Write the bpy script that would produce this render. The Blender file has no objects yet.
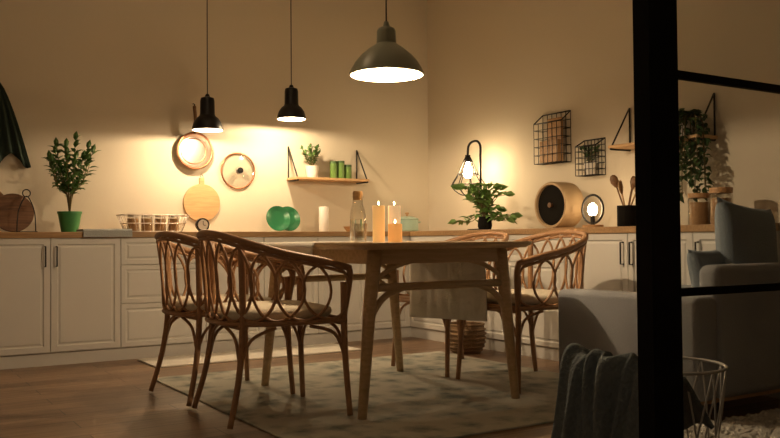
import bpy, bmesh, math, random
from mathutils import Matrix, Vector, Euler, noise as mnoise
random.seed(7)
S=bpy.context.scene
COL=S.collection
try: S.view_settings.view_transform='Standard'
except Exception: pass
# ------------------------------------------------------------------ materials
def mat(name,col,rough=.5,metal=0,emit=None,es=0,trans=0,ior=1.45,noise=None,bump=0,bscale=40,spec=None):
    m=bpy.data.materials.new(name); m.use_nodes=True
    nt=m.node_tree; b=nt.nodes['Principled BSDF']
    b.inputs['Base Color'].default_value=(*col,1); b.inputs['Roughness'].default_value=rough
    b.inputs['Metallic'].default_value=metal; b.inputs['IOR'].default_value=ior
    b.inputs['Transmission Weight'].default_value=trans
    if spec is not None: b.inputs['Specular IOR Level'].default_value=spec
    if emit:
        b.inputs['Emission Color'].default_value=(*emit,1); b.inputs['Emission Strength'].default_value=es
    if noise or bump:
        tc=nt.nodes.new('ShaderNodeTexCoord')
        n=nt.nodes.new('ShaderNodeTexNoise'); n.inputs['Scale'].default_value=bscale; n.inputs['Detail'].default_value=4
        nt.links.new(tc.outputs['Object'],n.inputs['Vector'])
        if noise:
            r=nt.nodes.new('ShaderNodeMix'); r.data_type='RGBA'
            r.inputs[6].default_value=(*col,1); r.inputs[7].default_value=(*noise,1)
            nt.links.new(n.outputs['Fac'],r.inputs[0]); nt.links.new(r.outputs[2],b.inputs['Base Color'])
        if bump:
            bp=nt.nodes.new('ShaderNodeBump'); bp.inputs['Strength'].default_value=bump; bp.inputs['Distance'].default_value=.01
            nt.links.new(n.outputs['Fac'],bp.inputs['Height']); nt.links.new(bp.outputs['Normal'],b.inputs['Normal'])
    return m
def wood(name,c1,c2,rough=.45,scale=6,stretch=(1,12,12)):
    m=bpy.data.materials.new(name); m.use_nodes=True
    nt=m.node_tree; b=nt.nodes['Principled BSDF']; b.inputs['Roughness'].default_value=rough
    tc=nt.nodes.new('ShaderNodeTexCoord'); mp=nt.nodes.new('ShaderNodeMapping'); mp.inputs['Scale'].default_value=stretch
    n=nt.nodes.new('ShaderNodeTexNoise'); n.inputs['Scale'].default_value=scale; n.inputs['Detail'].default_value=6; n.inputs['Distortion'].default_value=.6
    cr=nt.nodes.new('ShaderNodeValToRGB'); cr.color_ramp.elements[0].position=.3; cr.color_ramp.elements[1].position=.7
    cr.color_ramp.elements[0].color=(*c1,1); cr.color_ramp.elements[1].color=(*c2,1)
    L=nt.links; L.new(tc.outputs['Object'],mp.inputs['Vector']); L.new(mp.outputs[0],n.inputs['Vector']); L.new(n.outputs['Fac'],cr.inputs[0]); L.new(cr.outputs[0],b.inputs['Base Color'])
    return m
M={}
M['wall']=mat('wall_paint',(.66,.60,.49),.85,noise=(.64,.58,.47),bump=.05,bscale=60)
M['ceil']=mat('ceiling_paint',(.74,.69,.60),.9)
M['cab']=mat('cabinet_white',(.66,.645,.61),.4)
M['trim']=mat('plinth_white',(.62,.605,.57),.5)
M['ctop']=wood('countertop_oak',(.28,.16,.07),(.42,.26,.12),.4)
M['oak']=wood('table_oak',(.50,.35,.19),(.66,.48,.28),.4,5)
M['rattan']=mat('rattan',(.44,.25,.13),.45,noise=(.31,.165,.08),bump=.3,bscale=60)
M['cushion']=mat('cushion_linen',(.66,.60,.48),.95,bump=.3,bscale=150)
M['linen']=mat('runner_linen',(.70,.66,.59),.95,bump=.3,bscale=120)
M['black']=mat('black_metal',(.012,.012,.013),.4,.3)
M['blackp']=mat('partition_black',(.004,.004,.005),.8,spec=.2)
M['pgreen']=mat('pendant_enamel',(.27,.30,.245),.35)
M['inwhite']=mat('shade_inside_white',(.85,.82,.75),.5)
M['bulb']=mat('bulb_glow',(1,.9,.7),.3,emit=(1,.80,.52),es=60)
M['bulb2']=mat('bulb_glow_small',(1,.9,.7),.3,emit=(1,.72,.40),es=170)
M['bulb3']=mat('bulb_glow_ring',(1,.9,.7),.3,emit=(1,.72,.40),es=45)
M['fill_globe']=mat('fill_globe_glow',(1,.9,.8),.4,emit=(1,.70,.41),es=16)  # emission of the added overhead fill globe
M['fill_globe2']=mat('fill_globe_dim',(1,.9,.8),.4,emit=(1,.78,.58),es=10)  # emission of the added fill globe behind the camera
M['steel']=mat('steel',(.66,.60,.55),.35,1)
M['copper']=mat('copper_rim',(.38,.18,.10),.4,1)
M['glass']=mat('glass_clear',(.95,.97,.97),.03,trans=1,ior=1.3)
M['woodb']=wood('walnut_board',(.085,.035,.014),(.17,.08,.032),.7)
M['woodd']=wood('dark_wood',(.12,.055,.02),(.24,.12,.05),.5)
M['woodm']=wood('mid_wood',(.38,.21,.09),(.55,.33,.16),.5)
M['woodl']=wood('light_wood',(.50,.30,.14),(.62,.40,.20),.55)
M['leaf']=mat('leaf_green',(.045,.125,.03),.5,noise=(.09,.19,.045),bscale=15)
M['leafd']=mat('leaf_dark',(.035,.08,.03),.5,noise=(.06,.12,.04),bscale=15)
M['leafy']=mat('leaf_bright',(.12,.26,.06),.5,noise=(.21,.37,.10),bscale=12)
M['stem']=mat('stem_brown',(.12,.09,.03),.7)
M['gpot']=mat('pot_green',(.05,.22,.07),.4)
M['gplate']=mat('plate_green',(.02,.13,.055),.25)
M['gcan']=mat('can_green',(.12,.23,.05),.4)
M['white']=mat('white_ceramic',(.74,.71,.66),.3)
M['teal']=mat('teal_enamel',(.34,.48,.41),.3)
M['wax']=mat('candle_wax_yellow',(.72,.44,.14),.5,emit=(1,.55,.18),es=.45)  # candle glow put into the wax as weak emission
M['waxw']=mat('candle_wax_ivory',(.80,.66,.45),.5,emit=(1,.68,.36),es=.4)  # wax emission imitates light glowing through the candle
M['waxo']=mat('candle_wax_orange',(.70,.32,.09),.5,emit=(1,.44,.11),es=.5)  # glow of the short candle added by wax emission
M['flame']=mat('flame',(1,.7,.3),.5,emit=(1,.65,.25),es=60)
M['towel']=mat('towel_green',(.030,.050,.038),.95,bump=.4,bscale=120)
M['gtowel']=mat('towel_gray',(.36,.38,.38),.95,bump=.4,bscale=120)
M['pasta']=mat('dry_food',(.32,.17,.08),.7,noise=(.48,.30,.14),bscale=90)
M['sofa']=mat('sofa_fabric',(.30,.31,.33),.95,noise=(.26,.27,.29),bump=.3,bscale=160)
M['pillow']=mat('pillow_blue_gray',(.22,.265,.31),.95,noise=(.18,.22,.26),bump=.3,bscale=140)
M['throw']=mat('throw_knit',(.16,.195,.215),1,noise=(.11,.14,.155),bump=1,bscale=70)
M['wire']=mat('white_wire',(.55,.53,.50),.5)
M['wicker']=mat('wicker',(.32,.21,.12),.7,noise=(.20,.12,.055),bump=.8,bscale=120)
M['soil']=mat('soil',(.03,.02,.012),.95)
M['fluffy']=mat('fluffy_wool',(.6,.57,.52),1,bump=1,bscale=120)
M['mat']=mat('kitchen_mat_cotton',(.66,.62,.55),1,bump=.8,bscale=140)
M['dark']=mat('dark_inside',(.010,.009,.008),.9,spec=.1)
M['beige']=mat('beige_shell',(.50,.36,.21),.6)
def glassy(nm,tc,fac):
    g=bpy.data.materials.new(nm); g.use_nodes=True; nt=g.node_tree; nt.nodes.clear()
    o=nt.nodes.new('ShaderNodeOutputMaterial'); mx=nt.nodes.new('ShaderNodeMixShader'); t=nt.nodes.new('ShaderNodeBsdfTransparent'); gl=nt.nodes.new('ShaderNodeBsdfGlossy')
    gl.inputs['Roughness'].default_value=.04; t.inputs['Color'].default_value=(*tc,1)
    if fac is None:
        lw=nt.nodes.new('ShaderNodeLayerWeight'); lw.inputs[0].default_value=.3; nt.links.new(lw.outputs['Facing'],mx.inputs[0])
    else: mx.inputs[0].default_value=fac
    nt.links.new(t.outputs[0],mx.inputs[1]); nt.links.new(gl.outputs[0],mx.inputs[2]); nt.links.new(mx.outputs[0],o.inputs[0]); return g
M['pane']=glassy('pane_glass',(.90,.91,.91),.02)
M['tglass']=glassy('thin_glass',(.90,.90,.88),None)
def floor_mat():
    m=bpy.data.materials.new('floor_planks'); m.use_nodes=True; nt=m.node_tree; b=nt.nodes['Principled BSDF']; L=nt.links
    tc=nt.nodes.new('ShaderNodeTexCoord'); br=nt.nodes.new('ShaderNodeTexBrick')
    br.inputs['Scale'].default_value=1; br.inputs['Brick Width'].default_value=1.3; br.inputs['Row Height'].default_value=.16
    br.inputs['Mortar Size'].default_value=.003; br.offset=.37
    br.inputs['Color1'].default_value=(.19,.115,.065,1); br.inputs['Color2'].default_value=(.31,.195,.115,1); br.inputs['Mortar'].default_value=(.05,.028,.015,1)
    L.new(tc.outputs['Object'],br.inputs['Vector'])
    mp=nt.nodes.new('ShaderNodeMapping'); mp.inputs['Scale'].default_value=(1,14,1); n=nt.nodes.new('ShaderNodeTexNoise'); n.inputs['Scale'].default_value=3; n.inputs['Detail'].default_value=8; n.inputs['Distortion'].default_value=.8
    L.new(tc.outputs['Object'],mp.inputs['Vector']); L.new(mp.outputs[0],n.inputs['Vector'])
    cr=nt.nodes.new('ShaderNodeValToRGB'); cr.color_ramp.elements[0].position=.3; cr.color_ramp.elements[0].color=(.5,.46,.42,1); cr.color_ramp.elements[1].position=.7; cr.color_ramp.elements[1].color=(1.1,1.1,1.1,1)
    L.new(n.outputs['Fac'],cr.inputs[0])
    mx=nt.nodes.new('ShaderNodeMix'); mx.data_type='RGBA'; mx.blend_type='MULTIPLY'; mx.inputs[0].default_value=1
    L.new(br.outputs['Color'],mx.inputs[6]); L.new(cr.outputs[0],mx.inputs[7]); L.new(mx.outputs[2],b.inputs['Base Color'])
    b.inputs['Roughness'].default_value=.36
    bp=nt.nodes.new('ShaderNodeBump'); bp.inputs['Strength'].default_value=.25; bp.inputs['Distance'].default_value=.004; L.new(n.outputs['Fac'],bp.inputs['Height']); L.new(bp.outputs[0],b.inputs['Normal'])
    return m
M['floor']=floor_mat()
def rug_mat():
    m=bpy.data.materials.new('rug_vintage'); m.use_nodes=True; nt=m.node_tree; b=nt.nodes['Principled BSDF']; L=nt.links
    tc=nt.nodes.new('ShaderNodeTexCoord')
    v=nt.nodes.new('ShaderNodeTexVoronoi'); v.inputs['Scale'].default_value=7; v.distance='MANHATTAN'
    n=nt.nodes.new('ShaderNodeTexNoise'); n.inputs['Scale'].default_value=5; n.inputs['Detail'].default_value=8; n.inputs['Roughness'].default_value=.7
    L.new(tc.outputs['Object'],v.inputs['Vector']); L.new(tc.outputs['Object'],n.inputs['Vector'])
    mm=nt.nodes.new('ShaderNodeMath'); mm.operation='MULTIPLY_ADD'; L.new(v.outputs['Distance'],mm.inputs[0]); mm.inputs[1].default_value=.35; L.new(n.outputs['Fac'],mm.inputs[2])
    cr=nt.nodes.new('ShaderNodeValToRGB'); e=cr.color_ramp.elements
    e[0].position=.5; e[0].color=(.20,.235,.225,1); e[1].position=.82; e[1].color=(.60,.60,.54,1)
    x=e.new(.64); x.color=(.38,.41,.375,1)
    L.new(mm.outputs[0],cr.inputs[0]); L.new(cr.outputs[0],b.inputs['Base Color']); b.inputs['Roughness'].default_value=1
    bp=nt.nodes.new('ShaderNodeBump'); bp.inputs['Strength'].default_value=.4; bp.inputs['Distance'].default_value=.005
    n2=nt.nodes.new('ShaderNodeTexNoise'); n2.inputs['Scale'].default_value=200; L.new(tc.outputs['Object'],n2.inputs['Vector']); L.new(n2.outputs['Fac'],bp.inputs['Height']); L.new(bp.outputs[0],b.inputs['Normal'])
    return m
M['rug']=rug_mat()
# ------------------------------------------------------------------ mesh helpers
def root(name,loc=(0,0,0),rz=0):
    e=bpy.data.objects.new(name,None); e.empty_display_size=.1; e.location=loc; e.rotation_euler=(0,0,rz); COL.objects.link(e); return e
def mk(name,bm,m,parent=None,smooth=False,bev=0,seg=2,ang=35):
    me=bpy.data.meshes.new(name); bmesh.ops.recalc_face_normals(bm,faces=bm.faces[:]); bm.to_mesh(me); bm.free()
    ob=bpy.data.objects.new(name,me); COL.objects.link(ob)
    for mm in (m if isinstance(m,(list,tuple)) else [m]): me.materials.append(mm)
    if smooth:
        for p in me.polygons: p.use_smooth=True
    if parent: ob.parent=parent
    if bev:
        b=ob.modifiers.new('bev','BEVEL'); b.width=bev; b.segments=seg; b.limit_method='ANGLE'; b.angle_limit=math.radians(ang)
    return ob
def bbox(bm,x0,x1,y0,y1,z0,z1):
    mt=Matrix.Translation(((x0+x1)/2,(y0+y1)/2,(z0+z1)/2))@Matrix.Diagonal((x1-x0,y1-y0,z1-z0,1))
    return bmesh.ops.create_cube(bm,size=1,matrix=mt)['verts']
def box(name,x0,x1,y0,y1,z0,z1,m,parent=None,bev=0,seg=2,smooth=False):
    bm=bmesh.new(); bbox(bm,x0,x1,y0,y1,z0,z1); return mk(name,bm,m,parent,bev=bev,seg=seg,smooth=smooth)
def cat(pts,sub=6,cyc=False):
    P=[Vector(p) for p in pts]; n=len(P); out=[]
    rng=range(n) if cyc else range(n-1)
    for i in rng:
        if cyc: a,b,c,d=P[(i-1)%n],P[i],P[(i+1)%n],P[(i+2)%n]
        else: a=P[max(i-1,0)];b=P[i];c=P[i+1];d=P[min(i+2,n-1)]
        for k in range(sub):
            t=k/sub; out.append(.5*((2*b)+(c-a)*t+(2*a-5*b+4*c-d)*t*t+(3*b-a-3*c+d)*t**3))
    if not cyc: out.append(P[-1])
    return out
def sweep(bm,pts,r,n=8,cyc=False,flat=1):
    P=[Vector(p) for p in pts]; N=len(P)
    rs=r if isinstance(r,(list,tuple)) else [r]*N
    if len(rs)!=N: rs=[rs[0]+(rs[-1]-rs[0])*i/(N-1) for i in range(N)]
    rings=[]; up=None
    for i in range(N):
        if cyc: t=P[(i+1)%N]-P[i-1]
        else: t=P[min(i+1,N-1)]-P[max(i-1,0)]
        t.normalize()
        if up is None:
            up=Vector((0,0,1)) if abs(t.z)<.9 else Vector((1,0,0))
        up=(up-t*up.dot(t)).normalized(); s=t.cross(up)
        rings.append([bm.verts.new(P[i]+(up*math.cos(2*math.pi*k/n)+s*math.sin(2*math.pi*k/n)*flat)*rs[i]) for k in range(n)])
    for i in range(N if cyc else N-1):
        a=rings[i]; b=rings[(i+1)%N]
        for k in range(n):
            bm.faces.new((a[k],a[(k+1)%n],b[(k+1)%n],b[k]))
    if not cyc:
        bm.faces.new(rings[0]); bm.faces.new(rings[-1][::-1])
def tubes(name,lst,r,m,parent=None,n=8,cyc=False):
    bm=bmesh.new()
    for l in lst: sweep(bm,l,r,n,cyc)
    return mk(name,bm,m,parent,smooth=True)
def lathe(bm,prof,seg=32,mt=None):
    rings=[]
    for r,z in prof:
        if r<1e-5: rings.append([bm.verts.new((0,0,z))])
        else: rings.append([bm.verts.new((r*math.cos(2*math.pi*k/seg),r*math.sin(2*math.pi*k/seg),z)) for k in range(seg)])
    for i in range(len(rings)-1):
        a,b=rings[i],rings[i+1]
        for k in range(seg):
            k2=(k+1)%seg
            if len(a)==1 and len(b)==1: continue
            if len(a)==1: bm.faces.new((a[0],b[k],b[k2]))
            elif len(b)==1: bm.faces.new((a[k],a[k2],b[0]))
            else: bm.faces.new((a[k],a[k2],b[k2],b[k]))
    if mt: bmesh.ops.transform(bm,matrix=mt,verts=[v for rr in rings for v in rr])
def turn(name,prof,m,parent=None,seg=32,mt=None,smooth=True,loc=None):
    bm=bmesh.new(); 
    if loc: mt=Matrix.Translation(loc)@(mt or Matrix())
    lathe(bm,prof,seg,mt); ob=mk(name,bm,m,parent,smooth=smooth,bev=0)
    md=ob.modifiers.new('es','EDGE_SPLIT'); md.split_angle=math.radians(40)
    return ob
def leaf(bm,p,d,up,L,W,fold=.25):
    d=d.normalized(); s=d.cross(up)
    if s.length<1e-3: s=d.cross(Vector((1,0,0)))
    s.normalize(); n=s.cross(d)
    c=[p,p+d*L*.3+s*W*.42+n*W*fold,p+d*L*.62+s*W*.45+n*W*fold*.8,p+d*L-n*W*.3,p+d*L*.62-s*W*.45+n*W*fold*.8,p+d*L*.3-s*W*.42+n*W*fold,p+d*L*.3,p+d*L*.65]
    v=[bm.verts.new(x) for x in c]
    for f in ((0,6,1),(1,6,7,2),(2,7,3),(0,5,6),(5,4,7,6),(4,3,7)): bm.faces.new([v[i] for i in f])
def foliage(name,stems,m,parent,L=.06,W=.03,step=.03,start=.3,tipleaf=True,jit=.5):
    bl=bmesh.new(); bs=bmesh.new()
    for st in stems:
        P=cat(st,6); sweep(bs,P,[.004,.0018],5)
        tot=0
        ln=sum((P[i+1]-P[i]).length for i in range(len(P)-1)); nxt=ln*start
        for i in range(len(P)-1):
            tot+=(P[i+1]-P[i]).length
            while tot>nxt:
                nxt+=step; t=(P[i+1]-P[i]).normalized()
                a=random.uniform(0,2*math.pi); q=Vector((math.cos(a),math.sin(a),random.uniform(-.2,.5)))
                d=(q+t*.5+Vector([random.uniform(-jit,jit)*.4 for _ in range(3)]))
                leaf(bl,P[i+1],d,Vector((0,0,1)),L*random.uniform(.75,1.2),W*random.uniform(.8,1.2))
        if tipleaf: leaf(bl,P[-1],(P[-1]-P[-2])+Vector((0.001,0,0)),Vector((.1,1,.2)),L,W)
    mk('stems',bs,M['stem'],parent,smooth=True); mk('leaves',bl,m,parent,smooth=False)
RX=lambda a:Matrix.Rotation(math.radians(a),4,'X'); RY=lambda a:Matrix.Rotation(math.radians(a),4,'Y'); RZ=lambda a:Matrix.Rotation(math.radians(a),4,'Z'); T=lambda *p:Matrix.Translation(p)
# ------------------------------------------------------------------ room
BW=6.49; RW=4.48; H=3.3; LX=-1.6; FY=-1.6
box('floor',LX-.1,RW+.1,FY-.1,BW+.1,-.1,0,M['floor'])
box('ceiling',LX-.1,RW+.1,FY-.1,BW+.1,H,H+.1,M['ceil'])
box('wall_back',LX-.1,RW+.1,BW,BW+.1,0,H,M['wall'])
box('wall_right',RW,RW+.1,FY-.1,BW,0,H,M['wall'])
box('wall_left',LX-.1,LX,FY-.1,BW,0,H,M['wall'])
box('wall_front',LX,RW,FY-.1,FY,0,H,M['wall'])
box('baseboard_left',LX,LX+.015,FY,BW,0,.08,M['trim'])
box('baseboard_front',LX+.015,RW,FY,FY+.015,0,.08,M['trim'])
box('baseboard_right',RW-.015,RW,FY+.015,2.4,0,.08,M['trim'])
# ------------------------------------------------------------------ cabinets
def front(name,x0,x1,z0,z1,parent,fr=.055):
    bm=bmesh.new(); g=.002
    bbox(bm,x0+g,x1-g,-.02,0,z0+g,z1-g); bm.faces.ensure_lookup_table()
    f=[f for f in bm.faces if f.normal.y<-.9]
    bmesh.ops.inset_region(bm,faces=f,thickness=fr,depth=0)
    bmesh.ops.inset_region(bm,faces=f,thickness=.006,depth=-.009)
    bmesh.ops.inset_region(bm,faces=f,thickness=.012,depth=0)
    bmesh.ops.inset_region(bm,faces=f,thickness=.012,depth=.006)
    return mk(name,bm,M['cab'],parent,bev=.0015,seg=1)
def vhandle(x,z,parent,L=.13):
    tubes('handle',[[(x,-.02,z-L/2),(x,-.045,z-L/2),(x,-.045,z+L/2),(x,-.02,z+L/2)]],.005,M['black'],parent)
Zt=.83
def run(rt,edges,xa,xb,depth):
    box('carcass',xa,xb,.0,depth,.08,Zt,M['cab'],rt)
    box('plinth',xa,xb,-.005,.02,0,.08,M['trim'],rt)
    for kind,a,b in edges:
        if kind=='D':
            z=[.085,.38,.645,Zt]
            for i in range(3): front('drawer_front',a,b,z[i],z[i+1],rt,.045)
        else:
            front('door_panel',a,b,.085,Zt,rt)
            if kind=='L': vhandle(b-.035,.71,rt)
            if kind=='R': vhandle(a+.035,.71,rt)
cb=root('kitchen_cabinet',(0,5.89,0))
run(cb,[('R',-.28,.16),('L',.16,.61),('L',.61,1.06),('R',1.06,1.51),('D',1.51,2.11),('L',2.11,2.56),('R',2.56,3.01),('L',3.01,3.44),('R',3.44,3.86)],-.28,3.878,.597)
cr=root('kitchen_cabinet',(3.88,5.89,0),-math.pi/2)
run(cr,[('L',.0,.62),('R',.62,1.25),('D',1.25,1.83),('L',1.83,2.365),('R',2.365,2.83),('R',2.83,3.33)],0,3.33,.597)
bm=bmesh.new(); bbox(bm,-.3,RW-.002,5.86,BW-.002,Zt,.87); bbox(bm,3.85,RW-.002,2.54,5.86,Zt,.87)
mk('countertop',bm,M['ctop'],None,bev=.003)
# ------------------------------------------------------------------ rugs
def rug(name,x0,x1,y0,y1,t,m):
    bm=bmesh.new(); bbox(bm,x0,x1,y0,y1,.0,t); return mk(name,bm,m,None,bev=t*.45)
rug('area_rug',1.45,3.5,2.78,4.95,.010,M['rug'])
rug('kitchen_mat',1.6,3.1,5.36,5.8,.012,M['mat'])
bm=bmesh.new(); 
nx,ny=60,34; x0,x1,y0,y1=2.5,3.8,1.8,2.34
vs=[[bm.verts.new((x0+(x1-x0)*i/nx+random.uniform(-.012,.012),y0+(y1-y0)*j/ny+random.uniform(-.012,.012),.002 if i in(0,nx) or j in(0,ny) else .02+random.uniform(0,.02))) for j in range(ny+1)] for i in range(nx+1)]
for i in range(nx):
    for j in range(ny): bm.faces.new((vs[i][j],vs[i+1][j],vs[i+1][j+1],vs[i][j+1]))
mk('sheepskin_rug',bm,M['fluffy'],None)
# ------------------------------------------------------------------ table
TX,TY=2.33,3.80
tb=root('dining_table',(TX,TY,.0105))
bm=bmesh.new()
def rrect(hx,hy,r,n=6):
    out=[]
    for cx,cy,a0 in ((hx-r,hy-r,0),(-hx+r,hy-r,90),(-hx+r,-hy+r,180),(hx-r,-hy+r,270)):
        for k in range(n+1):
            a=math.radians(a0+90*k/n); out.append((cx+r*math.cos(a),cy+r*math.sin(a)))
    return out
def slab(bm,layers):
    rings=[[bm.verts.new((x,y,z)) for x,y in pts] for pts,z in layers]
    n=len(rings[0])
    for a,b in zip(rings,rings[1:]):
        for k in range(n): bm.faces.new((a[k],a[(k+1)%n],b[(k+1)%n],b[k]))
    bm.faces.new(rings[0][::-1]); bm.faces.new(rings[-1])
slab(bm,[(rrect(.48,.63,.09),.748),(rrect(.50,.65,.10),.760),(rrect(.505,.655,.10),.772),(rrect(.502,.652,.10),.778)])
mk('tabletop',bm,M['oak'],tb)
for s in (-1,1):
    box('apron_end',-.36,.36,s*.52-.011,s*.52+.011,.68,.752,M['oak'],tb,bev=.003)
    box('apron_side',s*.36-.011,s*.36+.011,-.52,.52,.68,.752,M['oak'],tb,bev=.003)
bm=bmesh.new()
for sx in (-1,1):
    for sy in (-1,1):
        sweep(bm,[(sx*.36,sy*.52,.752),(sx*.39,sy*.52,.5),(sx*.44,sy*.53,0)],[.034,.030,.021],12)
mk('legs',bm,M['oak'],tb,smooth=True)
bm=bmesh.new()
for sy in (-1,1):
    y=sy*.52
    sweep(bm,[(-.38,y,.575),(.38,y,.575)],.019,10)
    for sx in (-1,1):
        sweep(bm,cat([(sx*.41,y,.34),(sx*.38,y,.45),(sx*.31,y,.535),(sx*.20,y,.575)],5),.016,8)
        sweep(bm,cat([(sx*.375,y,.59),(sx*.33,y,.63),(sx*.25,y,.67),(sx*.17,y,.69)],5),.012,8)
mk('end_stretchers',bm,M['oak'],tb,smooth=True)
# runner
def runner():
    t=.7895
    bm=bmesh.new(); prof=[(-.515,.72),(-.512,.765),(-.50,t+.001),(-.3,t+.002),(0,t+.002),(.3,t+.002),(.50,t+.001),(.512,.77),(.516,.65),(.522,.5),(.518,.36)]
    n=28; cols=[]
    for j in range(n+1):
        y=-.20+.74*j/n
        cols.append([bm.verts.new((x+(math.copysign(.006*math.sin(j*1.1)+.008*math.sin(j*.5),x) if z<.76 else 0),y+.05*(t-z)*(j/n-.5)*(1 if x>0 else 0),z-(.03*(j/n) if z<.4 else 0))) for x,z in prof])
    for j in range(n):
        for i in range(len(prof)-1): bm.faces.new((cols[j][i],cols[j+1][i],cols[j+1][i+1],cols[j][i+1]))
    r=root('table_runner',(TX,TY,0))
    ob=mk('cloth',bm,M['linen'],r,smooth=True); ob.modifiers.new('s','SOLIDIFY').thickness=.002; ob.modifiers['s'].offset=1
runner()
# ------------------------------------------------------------------ chair
CH={}
def chair(loc,rz):
    r=root('dining_chair',loc,rz)
    if not CH:
        plan=[(.27,.265),(.14,.28),(-.02,.28),(-.15,.25),(-.235,.17),(-.265,.06)]
        plan=plan+[(x,-y) for x,y in plan[::-1]]
        zt=[.665,.70,.735,.775,.81,.825]; zt=zt+zt[::-1]
        up=cat([(x*1.08-.012,y*1.06,z) for (x,y),z in zip(plan,zt)],8)
        lo=cat([(x,y,.43) for x,y in plan],8)
        N=len(up)
        def at(u,v):
            f=max(0,min(1,u))*(N-1); i=min(int(f),N-2); t=f-i
            a=lo[i].lerp(lo[i+1],t); b=up[i].lerp(up[i+1],t)
            return a.lerp(b,v)
        bm=bmesh.new()
        full=[Vector((.262,.25,.43)),Vector((.285,.27,.60))]+up+[Vector((.285,-.27,.60)),Vector((.262,-.25,.43))]
        sweep(bm,cat(full[:3],4)[:-1]+up+cat(full[-3:],4)[1:],.0155,10)
        sweep(bm,lo,.012,8)
        sweep(bm,[(.262,.255,.43),(.27,0,.43),(.262,-.255,.43)],.013,8)
        sweep(bm,[p+Vector((0,0,-.026)) for p in up[2:-2]],.008,6)
        CH['a']=mk('frame_rails',bm,M['rattan'],None,smooth=True)
        bm=bmesh.new(); K=13
        for k in range(K):
            c=(k+.9)/(K+.8); w=.075
            pts=[at(c+w*math.cos(a),.5+.47*math.sin(a)) for a in [2*math.pi*i/28 for i in range(28)]]
            sweep(bm,pts,.0072,6,cyc=True)
        CH['b']=mk('woven_rings',bm,M['rattan'],None,smooth=True)
        bm=bmesh.new()
        for sy in (-1,1):
            sweep(bm,cat([(.265,sy*.255,.60),(.268,sy*.255,.3),(.285,sy*.27,0)],5),[.0165,.013],10)
            sweep(bm,cat([(-.205,sy*.215,.78),(-.20,sy*.215,.43),(-.225,sy*.235,.2),(-.275,sy*.265,0)],5),[.0165,.013],10)
            sweep(bm,cat([(.27,sy*.256,.25),(.22,sy*.25,.37),(.10,sy*.25,.41)],5),.008,6)
            sweep(bm,cat([(-.215,sy*.22,.24),(-.17,sy*.235,.36),(-.06,sy*.25,.41)],5),.008,6)
            sweep(bm,cat([(.27,sy*.256,.25),(.268,sy*.19,.37),(.268,sy*.08,.41)],5),.008,6)
            sweep(bm,cat([(-.215,sy*.22,.24),(-.215,sy*.16,.36),(-.225,sy*.05,.41)],5),.008,6)
        sweep(bm,[(.27,-.255,.415),(.27,.255,.415)],.012,8)
        sweep(bm,[(-.21,-.22,.415),(-.21,.22,.415)],.012,8)
        CH['c']=mk('legs',bm,M['rattan'],None,smooth=True)
        bm=bmesh.new(); slab(bm,[(rrect(.235,.235,.10),.42),(rrect(.25,.25,.12),.424),(rrect(.25,.25,.12),.434),(rrect(.24,.24,.11),.438)])
        CH['d']=mk('seat',bm,M['rattan'],None)
        bm=bmesh.new(); slab(bm,[(rrect(.22,.225,.10),.438),(rrect(.243,.248,.12),.45),(rrect(.25,.255,.12),.465),(rrect(.245,.25,.12),.484),(rrect(.20,.205,.09),.497),(rrect(.08,.08,.05),.492)])
        CH['e']=mk('cushion',bm,M['cushion'],None,smooth=True)
        for k in 'abcde': CH[k].parent=r
    else:
        for k in 'abcde':
            o=bpy.data.objects.new(CH[k].name.split('.')[0],CH[k].data); COL.objects.link(o); o.parent=r
chair((1.615,3.655,.0115),math.radians(-3))
chair((1.605,4.26,.0115),math.radians(3))
chair((3.15,3.61,.0115),math.radians(178))
chair((3.14,4.27,.0115),math.radians(183))
# ------------------------------------------------------------------ lamps
def light(name,loc,e,col,rad=.04,parent=None):
    l=bpy.data.lights.new(name,'POINT'); l.energy=e; l.color=col; l.shadow_soft_size=rad
    o=bpy.data.objects.new(name,l); o.location=loc; COL.objects.link(o)
    if parent: o.parent=parent
    return o
WARM=(1,.72,.43)
def pendant(name,x,y,z,prof,m,bulbz,bulbr,e,capz):
    r=root(name,(x,y,z))
    turn('shade',prof,m,r,48)
    inner=[(max(rr-.003,.001),zz) for rr,zz in prof]
    turn('shade_inside',[(a*.985,b-.001) for a,b in inner],M['inwhite'],r,48)
    turn('bulb',[(0,-bulbr),(bulbr*.7,-bulbr*.7),(bulbr,0),(bulbr*.8,bulbr*.65),(bulbr*.4,bulbr*1.5),(bulbr*.4,bulbr*2.4),(0,bulbr*2.4)],M['bulb'],r,24,loc=(0,0,bulbz))
    tubes('cord',[[(0,0,capz),(0,0,H-z-.03)]],.004,M['black'],r)
    turn('ceiling_rose',[(0,H-z),(.05,H-z),(.045,H-z-.03),(0,H-z-.035)],m,r)
    light('bulb_light',(0,0,bulbz-bulbr-.012),e,WARM,.01,r)
sm=[(.114,0),(.112,.02),(.100,.06),(.080,.09),(.060,.105),(.055,.12),(.053,.22),(.048,.24),(.02,.25),(.012,.27),(0,.272)]
pendant('pendant_lamp',2.20,6.08,1.63,sm,M['black'],.050,.03,27,.27)
pendant('pendant_lamp',2.89,6.08,1.76,sm,M['black'],.050,.03,30,.27)
bg=[(.195,0),(.197,.006),(.185,.03),(.165,.065),(.135,.10),(.095,.135),(.065,.155),(.052,.165),(.05,.23),(.042,.245),(.018,.255),(.012,.28),(0,.282)]
pendant('pendant_lamp',2.33,3.75,1.66,bg,M['pgreen'],.075,.045,60,.28)
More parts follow.
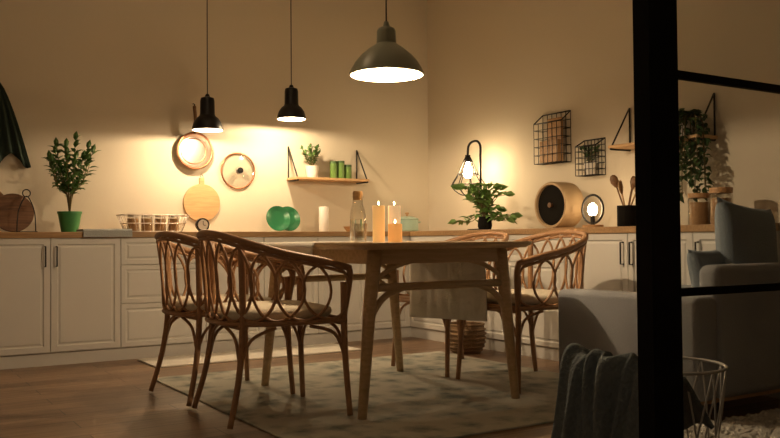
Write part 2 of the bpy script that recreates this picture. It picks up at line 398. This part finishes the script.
# fill globes out of view, added only to brighten the room
gp=root('ceiling_fill_globe',(1.5,4.4,H)); turn('fill_globe',[(0,-.38),(.06,-.365),(.10,-.32),(.12,-.26),(.10,-.20),(.06,-.155),(0,-.14)],M['fill_globe'],gp); tubes('rod',[[(0,0,-.15),(0,0,0)]],.01,M['black'],gp)  # unseen globe added for even fill from above
fl=root('floor_fill_globe',(-.75,.9,0)); turn('fill_globe',[(0,1.48),(.06,1.495),(.10,1.54),(.12,1.60),(.10,1.66),(.06,1.705),(0,1.72)],M['fill_globe2'],fl); tubes('pole',[[(0,0,.01),(0,0,1.49)]],.012,M['black'],fl); turn('base',[(0,0),(.15,0),(.15,.02),(0,.025)],M['black'],fl)  # unseen globe on a pole, added to fill chair and table fronts
# cage table lamp
cl=root('cage_table_lamp',(4.22,5.49,.87))
turn('base',[(0,0),(.08,0),(.08,.012),(.01,.018),(0,.018)],M['black'],cl,loc=(0,-.06,0))
tubes('pole',[[Vector(p) for p in [(0,-.11,.01),(0,-.11,.60)]]+cat([(0,-.11,.60),(0,-.11,.68),(0,-.07,.72),(0,.0,.72),(0,.045,.69),(0,.055,.62)],5)[1:]],.010,M['black'],cl)
turn('socket',[(0,.62),(.022,.62),(.022,.56),(0,.56)],M['black'],cl,loc=(0,.055,0))
turn('bulb',[(0,.43),(.025,.437),(.038,.47),(.03,.51),(.015,.545),(.015,.56)],M['bulb2'],cl,loc=(0,.055,0))
ribs=[]
for k in range(9):
    a=2*math.pi*k/9; ribs.append(cat([(q*math.cos(a),.055+q*math.sin(a),z) for q,z in ((.022,.60),(.045,.55),(.085,.46),(.135,.38),(.125,.34),(.07,.30),(.035,.29))],4))
tubes('cage_ribs',ribs,.004,M['black'],cl,6)
tubes('cage_hoops',[[(q*math.cos(a),.055+q*math.sin(a),z) for a in [2*math.pi*i/32 for i in range(32)]] for q,z in ((.136,.375),(.085,.46),(.035,.29))],.004,M['black'],cl,6,cyc=True)
# ring lamp
rl=root('ring_table_lamp',(4.16,4.10,.87))
turn('base',[(0,0),(.07,0),(.07,.02),(.0,.022)],M['woodm'],rl)
tubes('ring',[[(0,.095*math.cos(a),.125+.095*math.sin(a)) for a in [2*math.pi*i/40 for i in range(40)]]],.008,M['black'],rl,8,cyc=True)
turn('bulb',[(0,.08),(.02,.085),(.033,.115),(.028,.145),(.012,.165),(0,.165)],M['bulb3'],rl)
turn('socket',[(0,.02),(.015,.02),(.015,.085),(0,.085)],M['black'],rl)
# ------------------------------------------------------------------ back wall things
tw=root('hanging_towel',(.80,BW,0))
bm=bmesh.new(); n=26; rows=12; g=[]
for i in range(rows+1):
    v=i/rows; z=1.93-.55*v; w=.02+.21*(v**.75)
    g.append([bm.verts.new(((j/n*2-1)*w,-.035-.022*(.3+v)*math.sin(j*1.45),z-.05*v*math.cos(j*.5))) for j in range(n+1)])
for i in range(rows):
    for j in range(n): bm.faces.new((g[i][j],g[i+1][j],g[i+1][j+1],g[i][j+1]))
ob=mk('cloth',bm,M['towel'],tw,smooth=True); ob.modifiers.new('s','SOLIDIFY').thickness=.006
tubes('hook',[cat([(0,-.005,1.95),(0,-.03,1.945),(0,-.045,1.93),(0,-.045,1.955)],4)],.005,M['black'],tw)
# potted plant
pp=root('potted_ficus',(1.24,6.18,.87))
turn('pot',[(0,0),(.055,0),(.078,.13),(.082,.13),(.082,.145),(.072,.145),(.07,.125),(0,.125)],M['gpot'],pp)
turn('soil',[(0,.128),(.07,.127)],M['soil'],pp)
st=[]
for k in range(18):
    a=2*math.pi*k/18+random.uniform(-.2,.2); q=random.uniform(.04,.17); z=random.uniform(.38,.69)
    st.append([(0,0,.12),(.02*math.cos(a),.02*math.sin(a),.26),(q*.7*math.cos(a),q*.7*math.sin(a),z*.7),(q*math.cos(a),q*math.sin(a),z)])
foliage('f',st,M['leaf'],pp,.070,.036,.019,.38)
def disc(name,rad,t,m,parent,mt): 
    return turn(name,[(0,0),(rad*.985,0),(rad,t*.25),(rad,t*.75),(rad*.985,t),(0,t)],m,parent,48,mt)
c1=root('round_cutting_board',(.72,6.44,.87)); disc('board',.165,.02,M['woodb'],c1,T(0,0,.167)@RX(82))
c2=root('round_cutting_board',(.90,6.35,.87)); disc('board',.135,.02,M['woodb'],c2,T(0,0,.137)@RX(80))
c3=root('wire_board_holder',(.97,6.24,.87))
tubes('wire',[cat([(-.06,0,.005),(-.05,0,.15),(0,0,.25),(.05,0,.15),(.06,0,.005)],6),[(-.06,-.05,.005),(-.06,.05,.005)],[(.06,-.05,.005),(.06,.05,.005)],[(-.06,-.05,.005),(.06,-.05,.005)]],.004,M['black'],c3)
tubes('ring',[[(.025*math.cos(a),0,.27+.025*math.sin(a)) for a in [2*math.pi*i/20 for i in range(20)]]],.004,M['black'],c3,6,cyc=True)
# jar rack
jr=root('wire_jar_rack',(1.83,6.2,.87))
def basket_loop(hx,hy,z): return [(x,y,z) for x,y in rrect(hx,hy,.02,3)]
tubes('rails',[basket_loop(.20,.065,.006),basket_loop(.225,.075,.065),basket_loop(.25,.085,.125)],.0036,M['steel'],jr,6,cyc=True)
tubes('uprights',[[(x,s*.065,.004),(x*1.22,s*.085,.125)] for x in [-.19+.0543*i for i in range(8)] for s in (-1,1)]+[[(x,-.065,.005),(x,.065,.005)] for x in [-.19+.0543*i for i in range(8)]]+[[(s*.20,y,.005),(s*.25,y*1.3,.125)] for s in (-1,1) for y in (-.04,0,.04)],.0024,M['steel'],jr,6)
for i in range(4):
    x=-.15+.10*i
    turn('jar_contents',[(0,.009),(.038,.009),(.038,.10),(0,.10)],M['pasta'],jr,24,loc=(x,0,0))
    turn('jar_lid',[(0,.112),(.036,.112),(.036,.132),(0,.133)],M['steel'],jr,24,loc=(x,0,0))
    turn('jar_glass',[(.036,.112),(.041,.10),(.041,.008),(0,.008)],M['tglass'],jr,24,loc=(x,0,0))
# folded towel on counter edge
ft=root('folded_dish_towel',(1.42,5.9,.87))
bm=bmesh.new(); pr=[(.16,.004),(.16,.018),(-.045,.020),(-.056,.010),(-.060,-.035),(-.048,-.035),(-.046,.0),(-.04,.003)]
n=10; cs=[[bm.verts.new((-.16+.32*j/n,y,z+.001*math.sin(j*2))) for y,z in pr] for j in range(n+1)]
for j in range(n):
    for i in range(len(pr)): bm.faces.new((cs[j][i],cs[j+1][i],cs[j+1][(i+1)%len(pr)],cs[j][(i+1)%len(pr)]))
bm.faces.new(cs[0]); bm.faces.new(cs[-1][::-1]); mk('cloth',bm,M['gtowel'],ft)
# frying pan hung on wall
fp=root('frying_pan',(2.225,BW-.012,1.51))
turn('pan_body',[(0,0),(.112,0),(.122,.012),(.136,.035),(.140,.035),(.126,.004),(.110,-.006),(0,-.006)],[M['steel']],fp,48,RX(90)@T(0,0,.012))
turn('base_ring',[(.095,.0125),(.100,.015),(.105,.0125)],[M['copper']],fp,48,RX(90))
tubes('pan_rim',[[(.139*math.cos(a),-.047,.139*math.sin(a)) for a in [2*math.pi*i/48 for i in range(48)]]],.009,M['copper'],fp,8,cyc=True)
bm=bmesh.new(); sweep(bm,cat([(0,-.045,.135),(0,-.06,.18),(0,-.055,.27),(0,-.035,.35)],5),[.010,.014],8,flat=1.3); mk('handle',bm,M['woodd'],fp,smooth=True)
tubes('hook',[cat([(0,0,.375),(0,-.03,.37),(0,-.04,.35),(0,-.045,.365)],3)],.004,M['black'],fp)
# glass lid
gl=root('glass_pot_lid',(2.60,BW-.003,1.37))
turn('glass_dome',[(.14,.012),(.10,.026),(.05,.036),(0,.038)],M['tglass'],gl,48,RX(90))
tubes('steel_rim',[[(.142*math.cos(a),-.012,.142*math.sin(a)) for a in [2*math.pi*i/48 for i in range(48)]]],.007,M['copper'],gl,8,cyc=True)
turn('knob',[(0,.036),(.012,.036),(.012,.05),(.024,.056),(.024,.066),(0,.07)],M['black'],gl,24,RX(90))
turn('knob_plate',[(.03,.034),(.03,.038),(0,.04)],M['steel'],gl,24,RX(90))
# round board hung
hb=root('round_serving_board',(2.295,BW,1.105))
disc('board',.15,.018,M['woodl'],hb,T(0,-.003,0)@RX(90))
bm=bmesh.new(); bbox(bm,-.022,.022,-.021,-.003,.135,.20); mk('handle',bm,M['woodl'],hb,bev=.008,seg=3)
tubes('hanging_loop',[cat([(0,-.012,.185),(.012,-.015,.205),(0,-.004,.23),(-.012,-.015,.205)],4)],.002,M['woodd'],hb,6)
et=root('kitchen_timer',(2.13,6.0,.87))
disc('body',.05,.03,M['black'],et,T(0,.015,.052)@RX(90)); disc('dial',.038,.004,M['white'],et,T(0,-.013,.052)@RX(90))
tubes('hands',[[(0,-.019,.052),(0,-.019,.08)],[(0,-.019,.052),(.018,-.019,.045)]],.002,M['black'],et,5)
box('foot',-.022,.022,-.014,.014,0,.008,M['black'],et)
for x,y,rr in ((2.88,6.34,.105),(3.0,6.40,.105)):
    p=root('green_plate',(x,y,.87))
    turn('plate',[(0,.004),(rr*.6,.004),(rr*.68,.008),(rr,.022),(rr,.026),(rr*.66,.013),(rr*.58,.009),(0,.009)],M['gplate'],p,40,T(0,0,rr*1.02)@RX(77))
    box('stand',-.05,.05,-.035,.05,0,.006,M['woodm'],p)
pc=root('pillar_candle',(3.26,6.25,.87)); turn('wax',[(0,0),(.04,0),(.041,.004),(.041,.205),(.037,.21),(0,.206)],M['white'],pc); tubes('wick',[[(0,0,.205),(.001,0,.22)]],.0015,M['black'],pc,5)
rp=root('wooden_bowl',(3.50,6.22,.87)); turn('bowl',[(0,0),(.035,0),(.065,.045),(.062,.046),(.033,.008),(0,.008)],M['woodm'],rp)
tubes('spoon',[[(.0,0,.03),(.09,.02,.10)]],.005,M['woodl'],rp,6)
tp=root('enamel_pot',(4.05,6.2,.87))
turn('body',[(0,0),(.085,0),(.098,.012),(.098,.105),(.102,.108),(.094,.108),(.092,.012),(0,.01)],M['teal'],tp,40)
turn('lid',[(.10,.109),(.098,.116),(.05,.132),(0,.136)],M['teal'],tp,40)
turn('knob',[(0,.134),(.01,.135),(.009,.15),(.018,.156),(.016,.168),(0,.17)],M['woodm'],tp,20)
tubes('side_handles',[cat([(s*.096,-.035,.08),(s*.125,-.02,.085),(s*.125,.02,.085),(s*.096,.035,.08)],4) for s in (-1,1)],.006,M['teal'],tp,6)
# wall shelf back
def bracket(name,parent,u,axis,z0,z1,dep):
    P=[(0,z1),(0,z0),(dep,z0)]
    if axis=='y': pts=[(u,-d-.008,z) for d,z in P]
    else: pts=[(-d-.008,u,z) for d,z in P]
    tubes(name,[[pts[0],pts[1]],[pts[1],pts[2]],[pts[2],pts[0]]],.006,M['black'],parent,6)
ws=root('wall_shelf',(3.38,BW,0))
box('plank',-.345,.345,-.20,-.002,1.305,1.325,M['woodl'],ws,bev=.002)
for u in (-.33,.33): bracket('bracket',ws,u,'y',1.298,1.59,.19)
hp=root('potted_herb',(3.22,6.38,1.325))
turn('pot',[(0,0),(.045,0),(.058,.10),(.052,.10),(.045,.085),(0,.085)],M['white'],hp)
st=[]
for k in range(14):
    a=2*math.pi*k/14; q=random.uniform(.02,.08); z=random.uniform(.17,.26)
    st.append([(0,0,.08),(q*.4*math.cos(a),q*.4*math.sin(a),.13),(q*math.cos(a),q*math.sin(a),z)])
foliage('h',st,M['leaf'],hp,.040,.026,.015,.3)
for x,h in ((3.43,.15),(3.50,.155),(3.57,.125)):
    c=root('spice_canister',(x,6.39,1.325)); turn('can',[(0,0),(.03,0),(.031,.003),(.031,h-.02),(0,h-.02)],M['gcan'],c,24); turn('lid',[(.032,h-.02),(.032,h),(0,h+.001)],M['leafd'],c,24)
# ------------------------------------------------------------------ right wall things
def wbasket(y0,y1,z0,z1,dep,nm):
    r=root(nm,(RW,(y0+y1)/2,z0)); hy=(y1-y0)/2; hz=z1-z0
    ln=[]; ny=6; nz=6
    for i in range(ny+1):
        y=-hy+2*hy*i/ny; ln+= [[(-.006,y,hz),(-.006,y,0)],[(-.006,y,0),(-dep,y,0)],[(-dep,y,0),(-dep,y,hz*.8)]]
    for i in range(nz+1):
        z=hz*i/nz; ln.append([(-.006,-hy,z),(-.006,hy,z)])
        if z<=hz*.81:
            ln.append([(-dep,-hy,z),(-dep,hy,z)])
            for s in (-1,1): ln.append([(-.006,s*hy,z),(-dep,s*hy,z)])
    for s in (-1,1): ln.append([(-.006,s*hy,hz),(-dep,s*hy,hz*.8)])
    tubes('wires',ln,.0028,M['black'],r,5)
    tubes('rim',[[(-.006,-hy,hz),(-.006,hy,hz)],[(-.006,hy,hz),(-dep,hy,hz*.8)],[(-dep,hy,hz*.8),(-dep,-hy,hz*.8)],[(-dep,-hy,hz*.8),(-.006,-hy,hz)]],.005,M['black'],r,6)
    return r
b1=wbasket(4.62,4.92,1.37,1.75,.10,'wire_wall_basket')
box('cutting_board',-.05,-.03,-.10,.06,.005,.34,M['woodm'],b1,bev=.01,seg=3)
box('recipe_box',-.09,-.055,-.10,.10,.005,.17,M['woodm'],b1,bev=.004)
b2=wbasket(4.28,4.48,1.25,1.51,.10,'wire_wall_basket')
turn('pot',[(0,.005),(.035,.005),(.045,.09),(.04,.09),(.035,.075),(0,.075)],M['white'],b2,24,loc=(-.052,0,0))
st=[[(-.056,0,.07),(-.056+.02*math.cos(k),.02*math.sin(k),.12),(-.056+.045*math.cos(k),.06*math.sin(k),.18)] for k in range(8)]
foliage('q',st,M['leafd'],b2,.04,.025,.02,.2)
bb=root('round_bread_box',(4.22,4.47,.87))
mt=T(.08,0,.166)@RY(-90)
turn('wooden_shell',[(0,0),(.15,0),(.163,.01),(.165,.03),(.165,.17),(.16,.18),(.146,.18),(.142,.172),(.142,.15)],M['beige'],bb,56,mt)
turn('front_door',[(0,.160),(.142,.160)],M['dark'],bb,56,mt)
turn('door_knob',[(.012,.160),(.012,.174),(.018,.179),(.018,.186),(0,.188)],M['woodd'],bb,20,mt)
box('foot',-.07,.07,-.07,.07,0,.010,M['woodm'],bb)
uh=root('utensil_holder',(4.2,3.84,.87))
turn('cup',[(0,0),(.055,0),(.06,.01),(.06,.14),(.055,.14),(.053,.01),(0,.01)],M['dark'],uh)
for k,(a,hh) in enumerate(((0,.33),(1.1,.30),(2.3,.34),(3.3,.28),(4.4,.31),(5.4,.29))):
    x,y=math.cos(a),math.sin(a); top=Vector((.075*x,.095*y,hh)); bt=Vector((-.02*x,-.02*y,.015))
    bm=bmesh.new(); sweep(bm,[bt,bt.lerp(top,.75)],.005,6)
    d=(top-bt).normalized(); c=bt.lerp(top,.74); lathe(bm,[(0,0),(.012,.008),(.027,.04),(.026,.065),(.015,.085),(0,.09)],12,T(*c)@d.to_track_quat('Z','Y').to_matrix().to_4x4()@Matrix.Diagonal((.3,1,1,1)))
    mk('utensil',bm,M['woodm' if k%2 else 'woodd'],uh,smooth=True)
for x,y,hh in ((4.2,3.28,.19),(4.2,3.13,.215)):
    j=root('storage_jar',(x,y,.87))
    turn('contents',[(0,.006),(.058,.006),(.058,hh*.72),(0,hh*.72)],M['pasta'],j)
    turn('glass',[(0,.002),(.063,.002),(.065,.01),(.065,hh*.8),(.058,hh*.86)],M['tglass'],j)
    turn('lid',[(.058,hh*.85),(.064,hh*.86),(.064,hh),(0,hh+.002)],M['woodm'],j)
rs=root('wall_shelf',(RW,3.71,0))
box('plank',-.20,-.002,-.36,.36,1.405,1.425,M['woodl'],rs,bev=.002)
for u in (-.34,.34): bracket('bracket',rs,u,'x',1.398,1.69,.19)
tpn=root('trailing_plant',(RW-.10,3.50,1.425))
turn('pot',[(0,0),(.05,0),(.065,.10),(.06,.10),(.052,.085),(0,.085)],M['white'],tpn)
st=[]
for k in range(34):
    a=2*math.pi*k/34+random.uniform(-.1,.1); q=random.uniform(.09,.20); z=random.uniform(-.38,.02)
    cx=math.cos(a); 
    if cx>0: cx*=.35; 
    y=math.sin(a)
    st.append([(0,0,.085),(.04*cx,.05*y,.14),(q*.8*cx-.04,q*.8*y,.10),(q*cx-.06,q*y,min(z+.15,.06)),(q*cx-.065,q*y*1.05,z)])
foliage('t',st,M['leafd'],tpn,.055,.038,.026,.12)
# bushy plant on right counter
bp_=root('potted_branch_plant',(4.03,5.09,.87))
turn('vase',[(0,0),(.045,0),(.055,.03),(.05,.08),(.042,.10),(.036,.10),(.04,.03),(0,.01)],M['dark'],bp_)
st=[]
for k in range(30):
    a=2*math.pi*k/30+.3; q=random.uniform(.08,.32); z=random.uniform(.05,.33)-q*.15+.04
    cx=math.cos(a)*.5; y=math.sin(a)
    st.append([(0,0,.06),(.02*cx,.03*y,.13),(q*.6*cx,q*.6*y,z*.85+.02),(q*cx,q*y,z)])
foliage('b',st,M['leafy'],bp_,.085,.05,.038,.3)
wb=root('wicker_basket',(3.66,4.85,0))
turn('body',[(0,0),(.10,0),(.13,.06),(.135,.13),(.125,.2),(.12,.2),(.128,.13),(.12,.06),(0,.01)],M['wicker'],wb)
tubes('woven_bands',[[(q*math.cos(a),q*math.sin(a),z) for a in [2*math.pi*i/36 for i in range(36)]] for q,z in ((.112,.02),(.124,.045),(.132,.075),(.137,.105),(.138,.135),(.133,.165),(.125,.2))],.008,M['wicker'],wb,6,cyc=True)
# ------------------------------------------------------------------ table-top things
TZ=.7945
def on_t(nm,x,y,z): return root(nm,(x,y,z))
cf=on_t('glass_carafe',2.11,3.68,TZ)
turn('glass',[(0,.002),(.036,.002),(.04,.01),(.04,.13),(.035,.16),(.026,.185),(.025,.215),(.03,.225)],M['tglass'],cf)
turn('water',[(0,.006),(.037,.006),(.037,.11),(0,.11)],M['glass'],cf)
turn('stopper',[(0,.205),(.024,.205),(.026,.24),(.022,.25),(0,.25)],M['woodl'],cf)
dg=on_t('drinking_glass',2.02,3.50,.789); turn('glass',[(0,.002),(.028,.002),(.034,.09),(.031,.09),(.026,.012),(0,.012)],M['tglass'],dg)
def candle(x,y,h,r,m,nm='candle',z=TZ):
    c=on_t(nm,x,y,z); turn('wax',[(0,0),(r,0),(r,h-.004),(r*.93,h),(r*.5,h-.006),(0,h-.008)],m,c)
    tubes('wick',[[(0,0,h-.008),(.001,0,h+.006)]],.0012,M['black'],c,5)
    turn('flame',[(0,h+.003),(.003,h+.006),(.004,h+.010),(.002,h+.017),(0,h+.022)],M['flame'],c,12)
candle(2.165,3.57,.18,.030,M['wax'],z=.789); candle(2.24,3.545,.18,.031,M['waxw'],z=.789); candle(2.165,3.42,.088,.034,M['waxo'],z=.789)
# ------------------------------------------------------------------ armchair
ac=root('armchair',(2.99,2.36,0))
def cush(nm,x0,x1,y0,y1,z0,z1,m,b=.04):
    bm=bmesh.new(); bbox(bm,x0,x1,y0,y1,z0,z1)
    return mk(nm,bm,m,ac,smooth=True,bev=b,seg=5)
cush('base',.02,.82,.04,.84,.11,.34,M['sofa'],.02)
cush('arm_left',0,.15,.0,.85,.10,.545,M['sofa'],.03)
cush('arm_right',.69,.84,.0,.85,.10,.545,M['sofa'],.03)
cush('backrest',.14,.84,-.005,.11,.10,.68,M['sofa'],.04)
cush('seat_cushion',.155,.685,.12,.85,.34,.46,M['sofa'],.04)
def pillow(nm,parent,c,sx,sz,t,rx,rz,m,ry=0):
    bm=bmesh.new(); n=16; mt=T(*c)@RZ(rz)@RX(rx)@RY(ry)
    for s in (1,-1):
        gr=[]
        for i in range(n+1):
            row=[]
            for j in range(n+1):
                u=i/n*2-1; w=j/n*2-1; h=(max(0,(1-u**4))*max(0,(1-w**4)))**.5
                pin=1-(.07*(1-u*u)*abs(w)**3); pin2=1-.07*(1-w*w)*abs(u)**3
                row.append(bm.verts.new(mt@Vector((u*sx*pin2,s*t*h,w*sz*pin))))
            gr.append(row)
        for i in range(n):
            for j in range(n): bm.faces.new((gr[i][j],gr[i+1][j],gr[i+1][j+1],gr[i][j+1]))
    bmesh.ops.remove_doubles(bm,verts=bm.verts[:],dist=1e-4)
    return mk(nm,bm,m,parent,smooth=True)
pillow('back_cushion',ac,(.62,.19,.72),.205,.25,.07,-8,0,M['pillow'],ry=8)
pillow('throw_pillow',ac,(.36,.20,.60),.12,.15,.05,-12,0,M['pillow'])
bm=bmesh.new()
for x in (.06,.78):
    for y in (.06,.79): sweep(bm,[(x,y,.11),(x+(.01 if x>.4 else -.01),y,.0105 if y>.4 else 0)],[.022,.013],10)
for y in (.04,.80): bbox(bm,.04,.80,y-.01,y+.02,.085,.11)
mk('wooden_legs',bm,M['woodm'],ac,smooth=False)
# ------------------------------------------------------------------ wire basket table + throw
wt=root('wire_basket',(2.15,1.83,0)); rad=.19; hh=.40
def rr(z): return .145+(rad-.145)*(z/hh)
L1=[[ (rr(z)*math.cos(a),rr(z)*math.sin(a),z) for a in [2*math.pi*i/48 for i in range(48)]] for z in (.006,hh)]
tubes('rims',L1,.005,M['wire'],wt,6,cyc=True)
n=12; dl=[]
for i in range(n):
    for s in (-1,1):
        a0=2*math.pi*i/n; a1=a0+s*2*math.pi/n*1.0
        dl.append([(rr(hh*k/6)*math.cos(a0+(a1-a0)*k/6),rr(hh*k/6)*math.sin(a0+(a1-a0)*k/6),hh*k/6) for k in range(7)])
dl+= [[(-.145,0,.006),(.145,0,.006)],[(0,-.145,.006),(0,.145,.006)]]
tubes('diagonal_wires',dl,.003,M['wire'],wt,6)
th_=root('throw_blanket',(2.15,1.83,0))
bm=bmesh.new()
path=[(a.x,a.y) for a in cat([(x,z,0) for x,z in [(.06,.22),(-.05,.32),(-.14,.40),(-.20,.435),(-.26,.405),(-.29,.28),(-.30,.15),(-.32,.02)]],7)]
n=60; g=[]
for i,(x,z) in enumerate(path):
    row=[]; v=i/len(path)
    for j in range(n+1):
        u=j/n*2-1; w=.16+.06*v
        fo=.075*mnoise.noise(Vector((u*2.6+v*.8,v*.9,3.1)))+.03*mnoise.noise(Vector((u*6.5-v,v*1.8,7.7)))
        ang=u*.5
        row.append(bm.verts.new((x*math.cos(ang)-(abs(fo)*1.2 if v>.3 else 0), u*w+.03*mnoise.noise(Vector((v*3,u*2,1.5))), max(z+.05*mnoise.noise(Vector((u*2.2,v*2.5,.3)))+(0 if v<.9 else .03*math.cos(u*4)),.012))))
    g.append(row)
for i in range(len(path)-1):
    for j in range(n): bm.faces.new((g[i][j],g[i+1][j],g[i+1][j+1],g[i][j+1]))
ob=mk('knit_cloth',bm,M['throw'],th_,smooth=True); s=ob.modifiers.new('s','SOLIDIFY'); s.thickness=.014
# ------------------------------------------------------------------ partition
pt=root('glass_partition',(1.478,1.28,0))
box('post',0,.095,0,.045,0,H,M['blackp'],pt)
for z in (.17,.675,1.175,1.675,2.175,2.675): box('glazing_bar',.09,RW-1.48,.014,.028,z-.0095,z+.0095,M['blackp'],pt)
for x in (.95,1.8,2.65): box('mullion',x-.010,x+.010,.014,.028,.05,H,M['blackp'],pt)
box('bottom_rail',.09,RW-1.48,.005,.04,0,.06,M['blackp'],pt)
box('glass_pane',.09,RW-1.48,.02,.022,.06,H,M['pane'],pt)
# ------------------------------------------------------------------ world & camera
w=bpy.data.worlds.new('w'); S.world=w; w.use_nodes=True; w.node_tree.nodes['Background'].inputs[0].default_value=(.03,.025,.02,1); w.node_tree.nodes['Background'].inputs[1].default_value=.3
cam=bpy.data.cameras.new('camera'); co=bpy.data.objects.new('camera',cam); COL.objects.link(co)
cam.sensor_width=36; cam.lens=850/780*36; cam.clip_start=.05
R=Matrix.Rotation(-math.radians(32),3,'Z')@Matrix.Rotation(math.pi/2+math.atan(21/850),3,'X')@Matrix.Rotation(-.008,3,'Z')
co.matrix_world=Matrix.Translation((0,0,.8))@R.to_4x4()
S.camera=co
